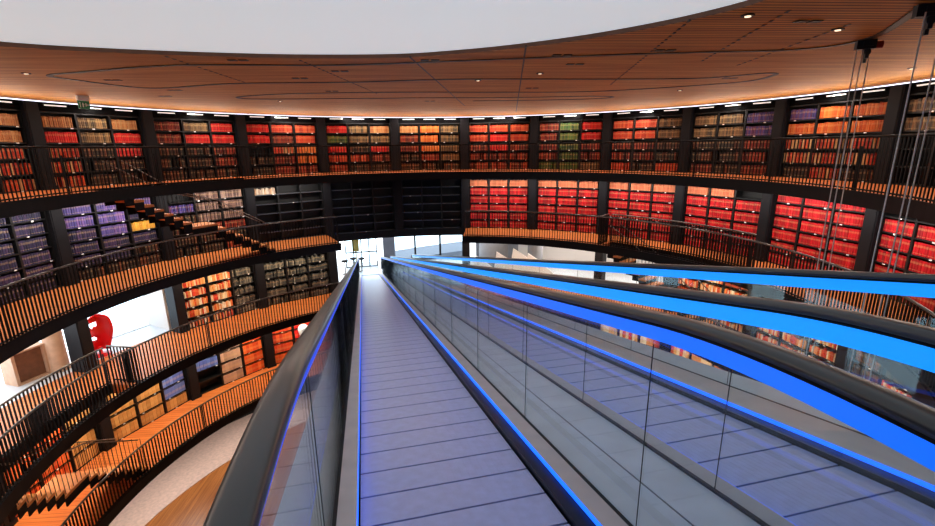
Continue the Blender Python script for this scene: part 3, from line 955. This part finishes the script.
for i, (a, b) in enumerate([((690, 20), (610, 85)), ((790, 10), (700, 62)), ((300, 60), (378, 94)), ((165, 56), (250, 84)), ((850, 24), (735, 66))]):
    m = MB()
    A, B = px2(*a), px2(*b)
    n = int((B - A).length / 0.2)
    for j in range(n):
        strip(m, [A.lerp(B, j / n), A.lerp(B, (j + 0.5) / n)], 0.035, ZC - 0.006, ZC + 0.01)
    tag(m.build('trim_%d' % (i + 3), 'groove_black'), 'dotted seam in the timber ceiling', kind='structure')

SPOTS = [(238, 60, 0), (300, 78, 0), (340, 71, 0), (430, 60, 0), (113, 80, 0), (175, 90, 0), (165, 96, 0), (332, 91, 0), (562, 55, 0), (575, 64, 0), (665, 50, 0), (748, 15, 1), (808, 21, 0), (838, 29, 1), (540, 73, 1), (478, 80, 1),
         (730, 78, 0), (680, 90, 1), (532, 88, 0), (26, 73, 1), (280, 101, 1), (912, 68, 1), (430, 101, 0), (84, 99, 1)]
def spot_mesh(m):
    m.box(-0.16, -0.02, -0.055, 0.055, -0.012, 0.01); m.box(0.02, 0.16, -0.055, 0.055, -0.012, 0.01)
sm = MB(); spot_mesh(sm); sme = sm.mesh('twin_slot', 'groove_black')
sg = MB(); sg.lathe([(0.035, -0.02), (0.035, 0.0)], 12); sgm = sg.mesh('spot_lens', 'spot_glow')
tr = MB(); tr.lathe([(0.075, -0.014), (0.075, 0.005)], 14); trm = tr.mesh('trim_ring', 'groove_black')
nspot = [0, 0]
for x, y, lit in sorted(SPOTS):
    p = unproj(x, y, ZC)
    if math.hypot(p.x, p.y) > 12: continue
    nspot[lit] += 1
    if lit:
        root = thing('downlight', 'small lit round downlight recessed in the timber ceiling, %s from the left' % ORD[nspot[1] - 1], 'ceiling light', p, 0, 'lit round downlights of the timber ceiling')
        place('trim_ring', trm, root); place('spot_lens', sgm, root, (0, 0, -0.002))
    else:
        root = thing('ceiling_slot', 'small unlit twin black slot in the timber ceiling, %s from the left' % ORD[nspot[0] - 1], 'ceiling light', p, 0, 'unlit twin slots of the timber ceiling')
        place('twin_slot', sme, root)

# ------------------------------------------------------------------ exit sign
p = unproj(82, 95.5, ZC)
root = thing('exit_sign', 'small green and white exit sign hanging from the ceiling edge', 'sign', p, rad(74.0))
m = MB(); m.box(-0.16, 0.16, -0.03, 0.03, -0.13, 0.0); m.build('housing', 'white_paint', root)
m = MB(); m.box(-0.15, 0.15, -0.012, 0.012, -0.34, -0.135); pl = m.build('sign_panel', 'sign_green', root)
m = MB()
m.box(-0.12, -0.10, -0.018, -0.012, -0.31, -0.17); m.box(-0.05, -0.02, -0.018, -0.012, -0.30, -0.19); m.box(-0.06, 0.0, -0.018, -0.012, -0.24, -0.22)
m.box(0.03, 0.12, -0.018, -0.012, -0.25, -0.225); m.box(0.03, 0.06, -0.018, -0.012, -0.275, -0.20)
m.build('running_figure_and_arrow', 'white_paint', pl)

# cove light line around the top of the drum
m = MB(); m.sector(11.80, 11.82, -116, 116, ZC - 0.042, ZC - 0.016, 116)
tag(m.build('cove_light', 'cove_white'), 'thin white light line around the rim between ceiling and bookcases', 'light')
m = MB(); m.sector(11.82, 12.43, -116, 116, ZC - 0.045, ZC - 0.001, 116)
tag(m.build('trim_9', 'fascia'), 'dark rim between ceiling and bookcases', kind='structure')

# ------------------------------------------------------------------ cable hoists
def hoist(x, y, lab, cab_px, ztop=ZC):
    p = unproj(x, y, ZC)
    root = thing('cable_hoist', lab, 'hoist', p, rad(-25)); root.scale = (0.62, 0.62, 0.75)
    m = MB(); m.box(-0.22, 0.16, -0.09, 0.09, -0.17, 0.0); m.box(-0.10, 0.10, -0.12, 0.12, -0.12, -0.03); m.build('winch_housing', 'hoist_blue', root)
    m = MB(); m.tube([(0.16, 0, -0.1), (0.30, 0, -0.1)], 0.07, 10); m.build('motor', 'hoist_red', root)
    m = MB(); m.tube([(0.02, -0.05, -0.22), (0.02, 0.05, -0.22)], 0.07, 12); m.box(-0.02, 0.05, -0.07, 0.07, -0.34, -0.16); m.build('pulley', 'hoist_blue', root)
    m = MB(); m.box(-0.03, 0.03, -0.03, 0.03, -0.42, -0.34); m.build('hook_block', 'hoist_blue', root)
    return root, p
def cable(x, y, zb, r=0.008):
    p = unproj(x, y, ZC - 0.15)
    m = MB(); m.tube([(0, 0, 0), (0, 0, zb - ZC + 0.15)], r, 6)
    o = m.build('steel_cable', 'cable_steel', None, True); o.location = p
    return o
hoist(868, 40, 'dark motor hoist hanging from the ceiling track, the one in full view', [])
hoist(932, 4, 'second dark motor hoist on the ceiling track, cut by the frame edge', [])
for (x, y), w in (((857, 50), 'outermost of the three by the full hoist'), ((863, 50), 'middle of the three by the full hoist'), ((869, 56), 'innermost of the three by the full hoist'),
                  ((926, 12), 'alone before the dark empty shelves'), ((944, 20), 'the closer of two beside the frame edge'), ((950, 24), 'outermost of two beside the frame edge')):
    tag(cable(x, y, 5.0), 'thin pale steel cable hanging down the drum, ' + w, 'cable', 'hoist cables')

# ------------------------------------------------------------------ things by the windows
# red sculptural chair: curved shell with two round holes
def shell_chair():
    root = thing('shell_chair', 'tall glossy red moulded chair with round holes by the bright window', 'chair', pol(12.75, -70.2, Z3), rad(50))
    n, k = 22, 14
    prof = []
    for i in range(n + 1):
        u = i / n
        z = 0.10 + 1.45 * u
        y = 0.30 * cos(u * pi * 1.05) * (1 - 0.3 * u)
        w = 0.36 * (0.75 + 0.35 * sin(pi * min(1, u * 1.05)))
        if u > 0.85: w *= math.sqrt(max(0.05, 1 - ((u - 0.85) / 0.15) ** 2))
        prof.append((y, z, w))
    vs, fs = [], []
    for y, z, w in prof:
        for j in range(k + 1):
            v = -1 + 2 * j / k
            vs.append((v * w, y - 0.22 * v * v, z))
    for i in range(n):
        for j in range(k):
            zc = (prof[i][1] + prof[i + 1][1]) / 2
            xc = ((vs[i * (k + 1) + j][0] + vs[i * (k + 1) + j + 1][0]) / 2)
            if math.hypot(xc + 0.12, zc - 1.18) < 0.13 or math.hypot(xc + 0.10, zc - 0.58) < 0.10: continue
            a = i * (k + 1) + j
            fs.append((a, a + 1, a + k + 2, a + k + 1))
    m = MB(); m.add(vs, fs)
    o = m.build('shell', 'red_shell', root, True)
    md = o.modifiers.new('thickness', 'SOLIDIFY'); md.thickness = 0.05
    m = MB(); m.lathe([(0.32, 0.0), (0.30, 0.03), (0.06, 0.06), (0.05, 0.30)], 20); m.build('pedestal', 'red_shell', root, True)
shell_chair()
# tan open cabinet
root = thing('display_cabinet', 'tan box cabinet with dark brown recessed front beside the round pillar', 'cabinet', pol(13.35, -78.4, Z3), rad(70)); root.scale = (0.85, 0.85, 0.88)
m = MB()
m.box(-0.55, 0.55, -0.35, 0.35, 0.0, 0.06); m.box(-0.55, 0.55, -0.35, 0.35, 1.14, 1.20); m.box(-0.55, -0.45, -0.35, 0.35, 0.06, 1.14); m.box(0.45, 0.55, -0.35, 0.35, 0.06, 1.14)
m.build('carcass', 'tan_plaster', root)
m = MB(); m.box(-0.45, 0.45, -0.2, -0.14, 0.06, 1.14); m.build('front_panel', 'brown_panel', root)
# white vase lamp on the fourth gallery
root = thing('floor_lamp', 'white tapering floor lamp shade before the orange boxes at the walkway edge', 'lamp', pol(11.2, -35.2, Z4))
m = MB(); m.lathe([(0.05, 0.85), (0.10, 1.1), (0.19, 1.45), (0.24, 1.68), (0.22, 1.82), (0.12, 1.90)], 20); m.build('lamp_shade', 'lamp_white', root, True)
m = MB(); m.lathe([(0.16, 0), (0.16, .03), (0.02, .05), (0.02, 0.86)], 16); m.build('lamp_base', 'black_steel', root, True)
# white wedge seats in the hall
for i, (th, r, s, lab) in enumerate(((8.6, 14.3, 0.8, 'small white wedge-shaped screen beyond the landing, smallest of the row'), (10.6, 13.2, 1.1, 'white wedge-shaped screen standing before the thick round pillar'), (15.6, 13.6, 1.25, 'white wedge-shaped screen just past the thick round pillar'),
                                 (20.0, 13.4, 1.5, 'large white wedge-shaped screen before the slimmer pillar'), (23.3, 13.3, 1.3, 'white wedge-shaped screen beyond the slimmer pillar'))):
    m = MB()
    prof = [(-0.5 * s, 0), (1.0 * s, 0), (0.55 * s, 0.42 * s), (0.1 * s, 0.78 * s), (-0.35 * s, 1.05 * s)]
    vs = [(x, -0.06, z) for x, z in prof] + [(x, 0.06, z) for x, z in prof]
    n = len(prof)
    m.add(vs, [tuple(range(n)), tuple(range(2 * n - 1, n - 1, -1))] + [(j, j + n, (j + 1) % n + n, (j + 1) % n) for j in range(n)])
    o = m.build('wedge_screen', 'white_paint'); o.location = pol(r, th, Z3); o.rotation_euler = (0, 0, -rad(th))
    tag(o, lab, 'screen', 'white screens in the hall')
# stools by the gridded window
for i, (th, r, lab) in enumerate(((-20.6, 15.2, 'dark stool by the gridded window, next to the railing'), (-18.6, 15.6, 'dark stool at the foot of the gridded window, in the middle'), (-17.0, 15.4, 'dark stool by the gridded window, next to the grey pillar'))):
    root = thing('bar_stool', lab, 'stool', pol(r, th, Z3), 0, 'dark stools by the gridded window')
    m = MB(); m.lathe([(0.17, 0.72), (0.2, 0.75), (0.2, 0.80), (0.16, 0.82)], 16); m.build('seat', 'black_steel', root, True)
    m = MB(); m.lathe([(0.2, 0.0), (0.2, 0.02), (0.03, 0.04), (0.03, 0.72)], 14); m.build('pedestal', 'rail_steel', root, True)

# ------------------------------------------------------------------ lamps
WARM = (1.0, 0.80, 0.58); NEUT = (1.0, 0.92, 0.84); COOL = (0.82, 0.88, 1.0)
for b in range(-8, 7):
    th = TH(b) + DT / 2
    n_in = -pol(1, th); n_out = pol(1, th)
    # shelf lights, one per bay and gallery, hung at the front of the deck above
    for zt, r, pw, colr in ((ZC - 0.07, 11.62, P_BAY, NEUT), (Z1 - 0.34, 11.1, P_DECK, NEUT), (Z2 - 0.34, 11.1, P_DECK, WARM), (Z3 - 0.40, 11.1, P_DECK, WARM)):
        if b in (-2, -1) and zt < ZC - 1: continue
        if b < -4 and zt == Z2 - 0.34: pw *= 0.8
        area_light('shelf_lamp', pol(r, th, zt), 2.9, 0.06, pw, colr, Vector((n_out.x * (0.0 if zt > Z1 else 0.12), n_out.y * (0.0 if zt > Z1 else 0.12), -1)))
    area_light('ceiling_fill', pol(11.2, th, ZC - 0.80), 2.8, 0.1, P_CEIL_FILL, (1.0, 0.86, 0.70), Vector((n_in.x * 0.9, n_in.y * 0.9, 0.75)))  # added fill floating below the ceiling rim, no fixture here
for th in (12, 28, 44):
    area_light('hall_lamp', pol(14.6, th, Z2 - 0.45), 1.6, 1.6, P_HALL, NEUT, (0, 0, -1))

for th in range(-115, 0, 16):
    area_light('floor_fill', pol(11.4, th, Z4 - 0.34), 2.2, 0.3, 70.0, NEUT, Vector((-sin(rad(th)) * .4, -cos(rad(th)) * .4, -1)))  # added fill under the lowest deck to brighten the bottom floor and ring
